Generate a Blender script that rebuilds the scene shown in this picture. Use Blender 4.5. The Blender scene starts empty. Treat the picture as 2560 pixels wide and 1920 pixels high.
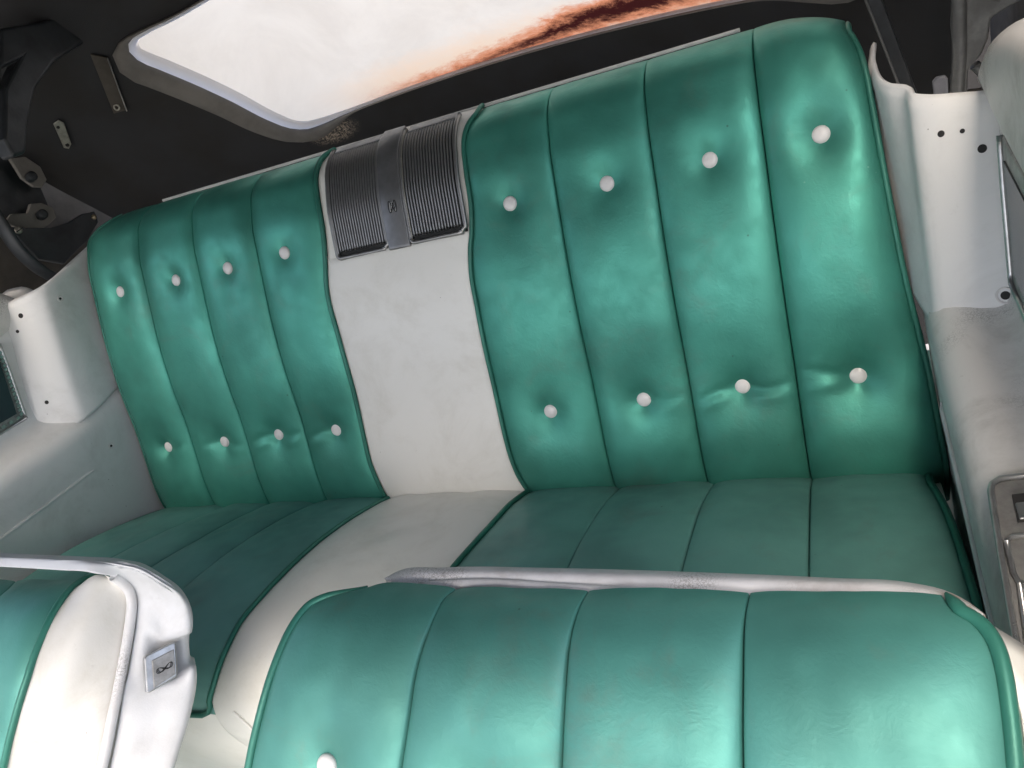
import bpy, math, random
from mathutils import Vector, Matrix, noise

# ------------------------------------------------------------------ camera, sky, sun, exposure
sc = bpy.context.scene
CAM = Vector((0.61043, -0.88822, 1.19815))
RW = Matrix(((0.896079, 0.264122, -0.356766),      # rows: camera right, camera down, camera forward (world space)
             (-0.104172, -0.656150, -0.747406),
             (-0.431498, 0.706900, -0.560448)))
cd = bpy.data.cameras.new("camera")
cd.sensor_fit = 'HORIZONTAL'; cd.sensor_width = 36.0; cd.lens = 36.0 * 1923 / 2560
cd.clip_start = 0.02; cd.clip_end = 500
cam = bpy.data.objects.new("camera", cd)
r, d_, f_ = RW[0], RW[1], RW[2]
cam.matrix_world = Matrix(((r[0], -d_[0], -f_[0], CAM[0]), (r[1], -d_[1], -f_[1], CAM[1]), (r[2], -d_[2], -f_[2], CAM[2]), (0, 0, 0, 1)))
sc.collection.objects.link(cam); sc.camera = cam

SUN_EL, SUN_AZ = math.radians(60), math.radians(170)     # azimuth measured from +Y towards +X
world = bpy.data.worlds.new("World"); sc.world = world; world.use_nodes = True
wn = world.node_tree; wn.nodes.clear()
sky = wn.nodes.new('ShaderNodeTexSky'); sky.sky_type = 'NISHITA'; sky.sun_disc = False
sky.sun_elevation = SUN_EL; sky.sun_rotation = SUN_AZ
sky.air_density = 1.0; sky.dust_density = 7; sky.ozone_density = 0.3
bg = wn.nodes.new('ShaderNodeBackground'); bg.inputs[1].default_value = 0.15
wo = wn.nodes.new('ShaderNodeOutputWorld')
wn.links.new(sky.outputs[0], bg.inputs[0]); wn.links.new(bg.outputs[0], wo.inputs[0])
sd = bpy.data.lights.new("sun", 'SUN'); sd.energy = 0.8; sd.angle = math.radians(60); sd.color = (1.0, 0.97, 0.93)
sun = bpy.data.objects.new("sun", sd)
sdir = Vector((math.sin(SUN_AZ) * math.cos(SUN_EL), math.cos(SUN_AZ) * math.cos(SUN_EL), math.sin(SUN_EL)))
sun.rotation_euler = sdir.to_track_quat('Z', 'Y').to_euler(); sun.location = sdir * 5
sc.collection.objects.link(sun)
vs = sc.view_settings
vs.view_transform = 'Standard'; vs.look = 'None'; vs.exposure = 1.62; vs.gamma = 1.0; vs.use_curve_mapping = False

cy_ = sc.cycles
cy_.max_bounces = 5; cy_.diffuse_bounces = 4; cy_.glossy_bounces = 3; cy_.transmission_bounces = 4
cy_.caustics_reflective = False; cy_.caustics_refractive = False

# ------------------------------------------------------------------ helpers
COL = sc.collection
SC = 2560 / 2212
def ray(px, py):
    v = Vector(((px * SC - 1280) / 1923, (py * SC - 960) / 1923, 1.0))
    return RW.transposed() @ v
def P(px, py, x=None, y=None, z=None):
    """surveyed point: the sight line through a photo position met with a real plane of the car"""
    d = ray(px, py)
    if x is not None: k = (x - CAM[0]) / d[0]
    elif y is not None: k = (y - CAM[1]) / d[1]
    else: k = (z - CAM[2]) / d[2]
    return CAM + d * k

def lerp(a, b, t): return a + (b - a) * t
def smooth(a, b, x):
    t = min(1, max(0, (x - a) / (b - a))) if b != a else 0; return t * t * (3 - 2 * t)
def cr(pts, n):
    """Catmull-Rom resample of n-D points by chord length"""
    pts = [Vector(p) for p in pts]
    if len(pts) == 2: return [pts[0].lerp(pts[1], i / (n - 1)) for i in range(n)]
    L = [0]
    for a, b in zip(pts, pts[1:]): L.append(L[-1] + max((b - a).length, 1e-9))
    m = []
    for i in range(len(pts)):
        if i == 0: m.append((pts[1] - pts[0]) / (L[1] - L[0]))
        elif i == len(pts) - 1: m.append((pts[-1] - pts[-2]) / (L[-1] - L[-2]))
        else:
            a = (pts[i] - pts[i-1]) / (L[i] - L[i-1]); b = (pts[i+1] - pts[i]) / (L[i+1] - L[i])
            w = (L[i] - L[i-1]) / (L[i+1] - L[i-1]); m.append(a * (1 - w) + b * w)
    out = []
    k = 0
    for j in range(n):
        s = L[-1] * j / (n - 1)
        while k < len(pts) - 2 and s > L[k+1]: k += 1
        h = L[k+1] - L[k]; t = (s - L[k]) / h
        out.append(pts[k] * (2*t**3 - 3*t**2 + 1) + m[k] * h * (t**3 - 2*t**2 + t) + pts[k+1] * (-2*t**3 + 3*t**2) + m[k+1] * h * (t**3 - t**2))
    return out
def f1(pairs):
    """smooth function through (t, v) pairs"""
    pairs = sorted(pairs)
    def fn(t):
        if t <= pairs[0][0]: return pairs[0][1]
        if t >= pairs[-1][0]: return pairs[-1][1]
        n = len(pairs)
        for i in range(n - 1):
            if t <= pairs[i+1][0]:
                t0, v0 = pairs[i]; t1, v1 = pairs[i+1]; h = t1 - t0
                if h < 1e-9: return v0
                def sl(k):
                    if k == 0: return (pairs[1][1] - pairs[0][1]) / max(pairs[1][0] - pairs[0][0], 1e-9)
                    if k == n - 1: return (pairs[-1][1] - pairs[-2][1]) / max(pairs[-1][0] - pairs[-2][0], 1e-9)
                    return (pairs[k+1][1] - pairs[k-1][1]) / max(pairs[k+1][0] - pairs[k-1][0], 1e-9)
                u = (t - t0) / h
                return v0*(2*u**3-3*u**2+1) + sl(i)*h*(u**3-2*u**2+u) + v1*(-2*u**3+3*u**2) + sl(i+1)*h*(u**3-u**2)
        return pairs[-1][1]
    return fn

def tag(o, label=None, cat=None, group=None, kind=None):
    if label: o['label'] = label
    if cat: o['category'] = cat
    if group: o['group'] = group
    if kind: o['kind'] = kind
    return o
def thing(name, loc, label, cat, group=None):
    o = bpy.data.objects.new(name, None); o.empty_display_size = 0.05
    o.location = loc; COL.objects.link(o); return tag(o, label, cat, group, 'thing')
def wloc(o):
    v = Vector((0, 0, 0))
    while o is not None: v = v + o.location; o = o.parent
    return v
def obj(name, V, F, mat, parent=None, sm=True, solid=0, bevel=0, off=-1):
    base = wloc(parent)
    if solid:          # shells: outer skin towards the cabin, thickness behind it
        acc = 0.0
        for f in F:
            a, b, c = Vector(V[f[0]]), Vector(V[f[1]]), Vector(V[f[2]])
            acc += (b - a).cross(c - a).dot(Vector((.0, -.75, 1.1)) - a)
        if acc < 0: F = [tuple(reversed(f)) for f in F]
    me = bpy.data.meshes.new(name)
    me.from_pydata([tuple(Vector(v) - base) for v in V], [], F)
    me.validate(); me.update()
    if sm:
        for p in me.polygons: p.use_smooth = True
    o = bpy.data.objects.new(name, me); COL.objects.link(o)
    me.materials.append(mat)
    if parent is not None: o.parent = parent
    if solid:
        m = o.modifiers.new('s', 'SOLIDIFY'); m.thickness = solid; m.offset = off
    if bevel:
        m = o.modifiers.new('b', 'BEVEL'); m.width = bevel; m.segments = 3; m.limit_method = 'ANGLE'; m.angle_limit = math.radians(40)
        m.harden_normals = False
    return o
def inst(src, name, loc, parent, rot=None):
    o = bpy.data.objects.new(name, src.data); COL.objects.link(o)
    o.parent = parent; o.location = Vector(loc) - wloc(parent)
    if rot is not None: o.rotation_mode = 'QUATERNION'; o.rotation_quaternion = rot
    return o
def gridfaces(nu, nv, wrap=False, o=0):
    F = []
    for i in range(nu - 1):
        for j in range(nv if wrap else nv - 1):
            j2 = (j + 1) % nv
            F.append((o + i*nv + j, o + (i+1)*nv + j, o + (i+1)*nv + j2, o + i*nv + j2))
    return F
def loft(rows, nu, nv):
    """smooth surface through rows of control points"""
    R = [cr(r_, nv) for r_ in rows]
    cols = [cr([R[i][j] for i in range(len(R))], nu) for j in range(nv)]
    V = [cols[j][i] for i in range(nu) for j in range(nv)]
    return V, gridfaces(nu, nv)
def tube(path, r, n=10, cap=True, flat=1.0, up=None):
    path = [Vector(p) for p in path]; V = []
    T = [(path[min(i+1, len(path)-1)] - path[max(i-1, 0)]).normalized() for i in range(len(path))]
    a = Vector(up) if up else (Vector((0, 0, 1)) if abs(T[0].z) < .9 else Vector((1, 0, 0)))
    for i, p in enumerate(path):
        a = (a - T[i] * a.dot(T[i])).normalized(); b = T[i].cross(a)
        rr = r[i] if isinstance(r, (list, tuple)) else r
        for k in range(n):
            th = 2 * math.pi * k / n
            V.append(p + a * (rr * math.cos(th)) + b * (rr * flat * math.sin(th)))
    F = gridfaces(len(path), n, True)
    if cap:
        F.append(tuple(range(n - 1, -1, -1))); F.append(tuple(range((len(path)-1)*n, len(path)*n)))
    return V, F
def lathe(prof, n=28):
    """profile (radius, height) round local Z"""
    V, F = [], []
    for rr, h in prof:
        for k in range(n):
            th = 2*math.pi*k/n; V.append(Vector((rr*math.cos(th), rr*math.sin(th), h)))
    F = gridfaces(len(prof), n, True)
    F = [tuple(reversed(q)) for q in F]
    F.append(tuple(range((len(prof)-1)*n, len(prof)*n)))
    return V, F
def place(V, loc, q): return [q @ Vector(v) + Vector(loc) for v in V]
def prism(poly, dirv):
    """closed polygon of 3D points pushed along dirv"""
    n = len(poly); d = Vector(dirv)
    V = [Vector(p) for p in poly] + [Vector(p) + d for p in poly]
    F = [tuple(range(n)), tuple(range(2*n - 1, n - 1, -1))]
    F += [(i, n + i, n + (i+1) % n, (i+1) % n) for i in range(n)]
    return V, F
def box(x0, x1, y0, y1, z0, z1):
    V = [Vector((x, y, z)) for x in (x0, x1) for y in (y0, y1) for z in (z0, z1)]
    return V, [(0,1,3,2), (4,6,7,5), (0,4,5,1), (2,3,7,6), (0,2,6,4), (1,5,7,3)]

# ------------------------------------------------------------------ materials
def nodes(name):
    m = bpy.data.materials.new(name); m.use_nodes = True
    return m, m.node_tree, m.node_tree.nodes['Principled BSDF']
def N(nt, typ, **kw):
    n = nt.nodes.new(typ)
    for k, v in kw.items():
        if k in ('operation', 'blend_type', 'data_type', 'feature', 'noise_dimensions', 'interpolation', 'distance'): setattr(n, k, v)
        else: n.inputs[k].default_value = v
    return n
def mixc(nt, fac, a, b, bt='MIX'):
    n = nt.nodes.new('ShaderNodeMix'); n.data_type = 'RGBA'; n.blend_type = bt
    for sock, val in ((n.inputs[0], fac), (n.inputs[6], a), (n.inputs[7], b)):
        if hasattr(val, 'links') or hasattr(val, 'is_linked'): nt.links.new(val, sock)
        else: sock.default_value = val if isinstance(val, (int, float)) else (*val, 1)
    return n.outputs[2]
def ramp(nt, src, a, b, v0=0.0, v1=1.0):
    n = nt.nodes.new('ShaderNodeMapRange'); n.interpolation_type = 'SMOOTHSTEP'
    nt.links.new(src, n.inputs[0])
    n.inputs[1].default_value = a; n.inputs[2].default_value = b; n.inputs[3].default_value = v0; n.inputs[4].default_value = v1
    return n.outputs[0]
def noise_out(nt, co, scale, detail=4, rough=.55, dist=0.0):
    n = N(nt, 'ShaderNodeTexNoise', Scale=scale, Detail=detail, Roughness=rough, Distortion=dist)
    nt.links.new(co, n.inputs['Vector']); return n.outputs[0]
def coords(nt):
    g = nt.nodes.new('ShaderNodeNewGeometry'); return g.outputs['Position']
def vor(nt, co, scale, feat='DISTANCE_TO_EDGE', rnd=1.0):
    n = nt.nodes.new('ShaderNodeTexVoronoi'); n.feature = feat; n.inputs['Scale'].default_value = scale
    n.inputs['Randomness'].default_value = rnd
    nt.links.new(co, n.inputs['Vector']); return n.outputs['Distance']
def bump(nt, b, h, strength, dist, prev=None):
    n = nt.nodes.new('ShaderNodeBump'); n.inputs['Strength'].default_value = strength; n.inputs['Distance'].default_value = dist
    nt.links.new(h, n.inputs['Height'])
    if prev is not None: nt.links.new(prev, n.inputs['Normal'])
    nt.links.new(n.outputs[0], b.inputs['Normal']); return n.outputs[0]
def mth(nt, op, a, b=None):
    n = nt.nodes.new('ShaderNodeMath'); n.operation = op
    for s, v in ((n.inputs[0], a), (n.inputs[1], b)):
        if v is None: continue
        if hasattr(v, 'is_linked'): nt.links.new(v, s)
        else: s.default_value = v
    return n.outputs[0]

def vinyl_green(name, base, metal, rough, grime, specks, grainy=.30):
    m, nt, b = nodes(name); co = coords(nt)
    big = noise_out(nt, co, 7, 3, .6)
    mid = noise_out(nt, co, 38, 3, .6)
    dark = tuple(c * .72 for c in base)
    c = mixc(nt, ramp(nt, big, .35, .7), base, dark)
    gr = mth(nt, 'MULTIPLY', ramp(nt, noise_out(nt, co, 13, 6, .7, .6), .52, .78), grime)
    c = mixc(nt, gr, c, (.16, .17, .14))
    sp = vor(nt, co, 34, 'F1')
    sp = ramp(nt, sp, .02, .045, 1, 0)
    keep = ramp(nt, noise_out(nt, co, 11, 2), .6, .62)
    c = mixc(nt, mth(nt, 'MULTIPLY', mth(nt, 'MULTIPLY', sp, keep), specks), c, (.35, .62, .52))
    dk = ramp(nt, vor(nt, mth_vec(nt, co, 3.7), 21, 'F1'), .015, .035, 1, 0)
    c = mixc(nt, mth(nt, 'MULTIPLY', dk, .55 * (1 if specks else 0)), c, (.03, .045, .04))
    nt.links.new(c, b.inputs['Base Color'])
    b.inputs['Metallic'].default_value = metal; b.inputs['Specular IOR Level'].default_value = .45
    nt.links.new(ramp(nt, mid, .3, .75, rough - .05, rough + .08), b.inputs['Roughness'])
    fine = noise_out(nt, warp(nt, co, 45, .02), 210, 2, .6)
    st = nt.nodes.new('ShaderNodeMapping'); st.inputs['Scale'].default_value = (1, .4, .4); st.inputs['Rotation'].default_value = (0, .5, .3); nt.links.new(co, st.inputs[0])
    rg = nt.nodes.new('ShaderNodeTexNoise'); rg.noise_type = 'RIDGED_MULTIFRACTAL'; rg.normalize = False
    rg.inputs['Scale'].default_value = 70; rg.inputs['Detail'].default_value = 3; rg.inputs['Distortion'].default_value = .8
    nt.links.new(st.outputs[0], rg.inputs['Vector'])
    msk = ramp(nt, noise_out(nt, co, 10, 2), .42, .66)
    h = mth(nt, 'ADD', mth(nt, 'MULTIPLY', fine, .35), mth(nt, 'MULTIPLY', mth(nt, 'MULTIPLY', rg.outputs[0], msk), -.22))
    bump(nt, b, h, grainy, .0016)
    return m
def mth_vec(nt, co, k):
    n = nt.nodes.new('ShaderNodeVectorMath'); n.operation = 'ADD'; nt.links.new(co, n.inputs[0]); n.inputs[1].default_value = (k, k * 1.7, k * .6)
    return n.outputs[0]
def warp(nt, co, scale, amt):
    n = nt.nodes.new('ShaderNodeTexNoise'); n.inputs['Scale'].default_value = scale; nt.links.new(co, n.inputs['Vector'])
    s = nt.nodes.new('ShaderNodeVectorMath'); s.operation = 'SCALE'; nt.links.new(n.outputs['Color'], s.inputs[0]); s.inputs['Scale'].default_value = amt
    a = nt.nodes.new('ShaderNodeVectorMath'); a.operation = 'ADD'; nt.links.new(co, a.inputs[0]); nt.links.new(s.outputs[0], a.inputs[1])
    return a.outputs[0]

def vinyl_white(name, base, dirtc, dirt, rough, crack=0.0, grain=420, speck=.0):
    m, nt, b = nodes(name); co = coords(nt)
    d = ramp(nt, noise_out(nt, co, 9, 6, .70, .4), .44, .74)
    c = mixc(nt, mth(nt, 'MULTIPLY', d, dirt), base, dirtc)
    d2 = ramp(nt, noise_out(nt, co, 70, 5, .75), .6, .85)
    c = mixc(nt, mth(nt, 'MULTIPLY', d2, dirt * .6), c, tuple(k * .6 for k in dirtc))
    if speck:
        s = ramp(nt, vor(nt, co, 46, 'F1'), .02, .05, 1, 0)
        keep = ramp(nt, noise_out(nt, co, 17, 2), .52, .55)
        c = mixc(nt, mth(nt, 'MULTIPLY', mth(nt, 'MULTIPLY', s, keep), speck), c, (.12, .115, .11))
    n1 = bump(nt, b, noise_out(nt, co, grain, 3, .6), .2, .0006)
    if crack:
        e = vor(nt, warp(nt, co, 160, .010), 330)
        k = ramp(nt, e, .0, .12, 1, 0)
        msk = ramp(nt, noise_out(nt, co, 8, 3), .5, .66)
        k = mth(nt, 'MULTIPLY', k, msk)
        c = mixc(nt, mth(nt, 'MULTIPLY', k, crack), c, (.16, .15, .13))
        bump(nt, b, k, -.35, .0006, n1)
    nt.links.new(c, b.inputs['Base Color'])
    b.inputs['Roughness'].default_value = rough
    return m
def plain(name, col, rough=.5, metal=0.0, var=.25, scale=25, bmp=.15, bscale=300):
    m, nt, b = nodes(name); co = coords(nt)
    n = noise_out(nt, co, scale, 6, .65)
    nt.links.new(mixc(nt, ramp(nt, n, .35, .75), col, tuple(c * (1 - var) for c in col)), b.inputs['Base Color'])
    b.inputs['Metallic'].default_value = metal
    nt.links.new(ramp(nt, n, .3, .7, rough * .85, min(1, rough * 1.2)), b.inputs['Roughness'])
    if bmp: bump(nt, b, noise_out(nt, co, bscale, 3), bmp, .001)
    return m

GREEN = vinyl_green('pearl_green_vinyl', (.080, .362, .282), .54, .46, .22, .35, .42)
GREEN_F = vinyl_green('pearl_green_vinyl_front', (.092, .315, .268), .40, .49, .35, 1.0, .30)
GREEN_C = vinyl_green('worn_green_vinyl', (.145, .360, .322), .12, .55, .30, .6)
PIPE_G = vinyl_green('green_piping_vinyl', (.040, .205, .155), .3, .45, .2, 0)
WHITE = vinyl_white('white_vinyl', (.81, .81, .762), (.53, .51, .43), .34, .42, 0, 500, .45)
WHITE_SIDE = vinyl_white('white_moulded_trim', (.84, .85, .84), (.54, .54, .51), .45, .42, 0, 380, .7)
WHITE_ARM = vinyl_white('armrest_vinyl', (.76, .755, .73), (.40, .39, .35), .7, .48, .6, 380, 1.0)
WHITE_SHELL = vinyl_white('white_seat_shell', (.66, .68, .70), (.44, .44, .43), .5, .42, 0, 600, .25)
WHITE_BOX = vinyl_white('grubby_white_vinyl', (.72, .71, .67), (.46, .43, .35), .6, .45, 0, 500, .6)
BEAD_W = vinyl_white('cracked_white_bead', (.72, .725, .73), (.40, .37, .35), .6, .5, .7, 300, .5)
BUTTON = plain('button_white', (.80, .79, .77), .35, 0, .08, 60, .05)
CHROME = plain('worn_chrome', (.52, .53, .53), .32, .9, .3, 60, .1, 700)
PEWTER = plain('pewter_metal', (.36, .36, .35), .42, .55, .35, 60, .15, 600)
STRIP = plain('grille_strip_grey', (.24, .245, .25), .36, .7, .25, 40, .1, 700)
SLAT = plain('grille_slat_grey', (.36, .36, .355), .38, .85, .15, 60, 0)
GRILLE_BACK = plain('grille_backing', (.012, .013, .013), .7)
BLACK_CLOTH = plain('black_top_cloth', (.034, .034, .036), .85, 0, .4, 8, .5, 900)
GREY_AND_LIT_CLOTH = plain('grey_and_lit_cloth', (.21, .20, .185), .8, 0, .3, 12, .4, 700)  # grey for link arms; on the flange, window light put into the colour
BROWN_CLOTH = plain('brown_lining_cloth', (.095, .085, .072), .85, 0, .4, 9, .4, 700)
DARK_METAL = plain('dark_painted_metal', (.040, .046, .052), .45, .3, .4, 20, .3, 200)
GREY_METAL = plain('grey_worn_metal', (.20, .21, .21), .48, .4, .5, 18, .3, 150)
BRASS = plain('dull_brass', (.42, .36, .24), .38, .9, .4, 90, .1)
PALE_METAL = plain('pale_metal', (.42, .41, .36), .4, .7, .4, 90, .1)
DARK_GLOSS = plain('dark_gloss_panel', (.030, .042, .052), .18, 0, .3, 12, .04)
HOLE = plain('dark_hole', (.03, .03, .03), .9, 0, 0, 10, 0)
CARPET = plain('green_carpet', (.020, .060, .052), .95, 0, .5, 120, .8, 900)
RUBBER = plain('grey_plastic', (.22, .23, .26), .5, 0, .3, 30, .1)

# ------------------------------------------------------------------ profiled upholstery
class Profile:
    def __init__(self, pts, n=500):
        self.p = cr([Vector((a, b)) for a, b in pts], n)
        self.L = [0.0]
        for a, b in zip(self.p, self.p[1:]): self.L.append(self.L[-1] + (b - a).length)
        self.len = self.L[-1]
    def idx(self, t):
        lo, hi = 0, len(self.L) - 1
        while hi - lo > 1:
            m = (lo + hi) // 2
            if self.L[m] <= t: lo = m
            else: hi = m
        return lo, min(1.0, max(0.0, (t - self.L[lo]) / max(self.L[hi] - self.L[lo], 1e-9)))
    def at(self, t):
        i, u = self.idx(t); return self.p[i].lerp(self.p[i+1], u)
    def nrm(self, t):
        i, _ = self.idx(t); a = self.p[max(0, i - 4)]; b = self.p[min(len(self.p) - 1, i + 5)]
        d = (b - a).normalized(); return Vector((d[1], -d[0]))
    def xyz(self, x, t, off=0.0):
        q = self.at(t) + self.nrm(t) * off; return Vector((x, q[0], q[1]))
    def hit(self, px, py, off=0.0):
        d = ray(px, py); best = None
        for i in range(len(self.p) - 1):
            a, b = self.p[i], self.p[i+1]
            if off:
                n_ = self.nrm(self.L[i]) * off; a = a + n_; b = b + n_
            e = b - a; det = d[1] * -e[1] + d[2] * e[0]
            if abs(det) < 1e-12: continue
            ry, rz = a[0] - CAM[1], a[1] - CAM[2]
            k = (ry * -e[1] + rz * e[0]) / det
            u = (d[1] * rz - d[2] * ry) / det
            if -1e-6 <= u <= 1 + 1e-6 and k > 0 and (best is None or k < best[0]): best = (k, self.L[i] + u * e.length)
        if best is None: return None
        return CAM[0] + d[0] * best[0], best[1]
    def trace(self, pts, off=0.0):
        out = []
        for a, b in pts:
            h = self.hit(a, b, off)
            if h: out.append((h[1], h[0]))
        return f1(out)

def rot4(l, deg=4.0):
    c, s = math.cos(math.radians(deg)), math.sin(math.radians(deg))
    return [(y * c + (z - .8) * s, .8 + (z - .8) * c - y * s) for y, z in l]
def puff(s, n=2.6, m=.62): return max(0.0, 1 - abs(2 * s - 1) ** n) ** m

def channel(name, prof, t0, t1, xl, xr, H, buttons, parent, mat, nt=110, ns=34, seed=0, wr=.0012, ends=(.0, .0), tuck=.006, pn=2.6, creases=(), droop=0.0, floor=.07):
    V = []
    for i in range(nt):
        t = lerp(t0, t1, i / (nt - 1)); a, b = xl(t), xr(t)
        for j in range(ns):
            s = .5 - .5 * math.cos(math.pi * (j / (ns - 1)) * .999 + .0005 * math.pi); s = lerp(j / (ns - 1), s, .75)
            x = lerp(a, b, s)
            off = H * puff(s, pn) - tuck * (1 if j in (0, ns - 1) else 0)
            if ends[0]: off *= lerp(floor, 1, smooth(0, 1, (t - t0) / ends[0])) if t - t0 < ends[0] else 1
            if ends[1]: off *= smooth(-.2, 1, (t1 - t) / ends[1]) if t1 - t < ends[1] else 1
            e = puff(s, 2, 1)
            off += e * wr * 2 * noise.noise(Vector((x * 16, t * 11, seed * 7.1)))
            off += e * wr * .8 * noise.noise(Vector((x * 45, t * 30, seed * 3.3)))
            for (tb, xb, dep, r0) in buttons:
                rr = math.hypot(x - xb, (t - tb) * .92)
                off -= dep * math.exp(-(rr / r0) ** 1.15)
            for (tb, xb, dx0, dx1, dep, bend) in creases:
                if dx0 < x - xb < dx1:
                    w = math.sin(math.pi * (x - xb - dx0) / (dx1 - dx0)) ** .7
                    tc = tb + bend * (x - xb) + .004 * math.sin((x - xb) * 60)
                    u = (t - tc) / .0055
                    off -= e ** .4 * w * dep * .68 * (math.exp(-u * u) - .55 * math.exp(-(u - 2.0) ** 2 * .6))
            if droop: off -= droop * s ** 2.5 * (1 - smooth(0, .10, t - t0))
            V.append(prof.xyz(x, t, off))
    return obj(name, V, gridfaces(nt, ns), mat, parent)
def run_piping(name, prof, t0, t1, xf, off, r, mat, parent, n=90, extra=(), taper=0):
    of = off if callable(off) else (lambda t: off)
    path = [prof.xyz(xf(lerp(t0, t1, i / (n - 1))), lerp(t0, t1, i / (n - 1)), of(lerp(t0, t1, i / (n - 1)))) for i in range(n)]
    path += [Vector(e) for e in extra]
    if taper: rr = [r * min(1, .25 + i / taper) for i in range(len(path))]
    else: rr = r
    V, F = tube(path, rr, 10); return obj(name, V, F, mat, parent)
def button_mesh(r):
    return lathe([(r * .80, -.006), (r * 1.0, -.003), (r * 1.0, .0005), (r * .94, .0022), (r * .75, .0036), (r * .45, .0045), (r * .12, .0049)], 28)
def normal_quat(n): return Vector(n).to_track_quat('Z', 'Y')

# ================================================================== REAR BENCH SEAT
seat = thing('rear_bench_seat', (0, -.2, .3), 'green and white buttoned rear bench seat spanning the whole car', 'seat')
BACK = Profile(rot4([(.135, .898), (.112, .904), (.075, .898), (.055, .886), (.040, .869), (.022, .846), (.003, .811), (-.016, .774), (-.045, .715),
                     (-.075, .64), (-.098, .567), (-.120, .51), (-.137, .465), (-.147, .42), (-.146, .385), (-.13, .35)]))
TB0, TB1 = .018, BACK.len
S_, A_ = .13, .1915
backbody_V, backbody_F = [], []
REc = BACK.trace([(1828, 62), (1845, 95), (1860, 135), (1878, 220), (1903, 360), (1950, 600), (2000, 800), (2028, 950), (2038, 1000)])
LEc = lambda t: -.6465 + .055 * (1 - smooth(TB0, TB0 + .085, t)) ** 1.5
nb = 60
for i in range(nb):
    t = lerp(.03, BACK.len, i / (nb - 1))
    q = BACK.at(t); n_ = BACK.nrm(t)
    for x, o1 in ((LEc(t) - .004, -.06), (LEc(t) - .004, -.006), (LEc(t) + .01, -.012), (REc(t) - .14, -.012), (REc(t) - .012, -.014 - .03 * (1 - smooth(.02, .13, t))), (REc(t) + .006, -.008 - .03 * (1 - smooth(.02, .13, t))), (REc(t) + .006, -.07)):
        backbody_V.append(Vector((x, q[0] + n_[0] * o1, q[1] + n_[1] * o1)))
back = obj('backrest', backbody_V, gridfaces(nb, 7), WHITE, seat, sm=False)
tag(back, 'tall backrest with green buttoned channels either side of a white middle')
L_in = BACK.trace([(722, 330), (700, 345), (687, 372), (688, 420), (698, 480), (706, 560), (709, 620), (716, 660), (733, 720), (758, 810), (780, 900), (800, 990), (815, 1030), (835, 1070)])
R_in = BACK.trace([(1033, 250), (1014, 275), (1005, 320), (1010, 370), (1020, 440), (1022, 500), (1019, 540), (1022, 600), (1033, 660), (1055, 770), (1078, 870), (1100, 965), (1120, 1020), (1140, 1052)])
upx = [(263, 630), (384, 605), (497, 579), (621, 546), (1105, 440), (1313, 397), (1534, 346), (1774, 291)]
lpx = [(363, 966), (486, 954), (602, 939), (727, 929), (1190, 888), (1391, 863), (1604, 835), (1854, 811)]
ub = [BACK.hit(*p) for p in upx]; lb = [BACK.hit(*p) for p in lpx]
const = lambda v: (lambda t: v)
RE = BACK.trace([(1828, 62), (1845, 95), (1860, 135), (1878, 220), (1903, 360), (1950, 600), (2000, 800), (2028, 950), (2038, 1000)])
LE = lambda t: -.6465 + .055 * (1 - smooth(TB0, TB0 + .085, t)) ** 1.5
edgesL = [LE, const(-A_ - 2.5*S_), const(-A_ - 1.5*S_), const(-A_ - .5*S_), L_in]
edgesR = [R_in, const(A_ + .5*S_), const(A_ + 1.5*S_), const(A_ + 2.5*S_), RE]
dep_u = [.015, .014, .012, .010, .012, .014, .016, .021]
dep_l = [.019, .017, .018, .017, .016, .017, .019, .024]
crz = {1: [(-.055, -.006, .0022, -.10), (.006, .05, .0022, .08)], 0: [(.006, .06, .0028, -.1)],
       2: [(-.06, -.006, .0045, -.16), (.006, .055, .0045, -.05)], 3: [(-.065, -.006, .0038, -.16)],
       5: [(.008, .06, .0018, -.05)], 6: [(-.062, -.006, .0045, -.2), (.006, .064, .0042, .02)], 7: [(-.066, -.006, .0048, .05), (-.066, -.02, .0042, .28)]}
for k in range(8):
    E_ = edgesL if k < 4 else edgesR; i = k % 4
    bts = [(ub[k][1], ub[k][0], dep_u[k], .0185 if k < 7 else .031), (lb[k][1], lb[k][0], dep_l[k], .0215 if k < 7 else .029)]
    cs = [(lb[k][1], lb[k][0], *c) for c in crz.get(k, [])]
    channel('channel_panel', BACK, TB0, TB1, E_[i], E_[i+1], .0125 if k < 7 else .020, bts, back, GREEN, 130, 44, k + 1, .00035, (.085, .0), .006, 3.2, cs, .020 if k == 7 else 0)
bm = None
for k, (x, t) in enumerate(ub + lb):
    n_ = BACK.nrm(t); n3 = Vector((0, n_[0], n_[1]))
    kk = k % 8; dep = (dep_u if k < 8 else dep_l)[kk]
    off = (.020 if kk == 7 else .0125) - dep + .0035
    loc = BACK.xyz(x, t, max(off, -.012))
    if bm is None:
        V, F = button_mesh(.0101); bm = obj('button', V, F, BUTTON, None)
        bm.parent = back; bm.location = loc - wloc(back); bm.rotation_mode = 'QUATERNION'; bm.rotation_quaternion = normal_quat(n3)
    else: inst(bm, 'button', loc, back, normal_quat(n3))
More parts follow.
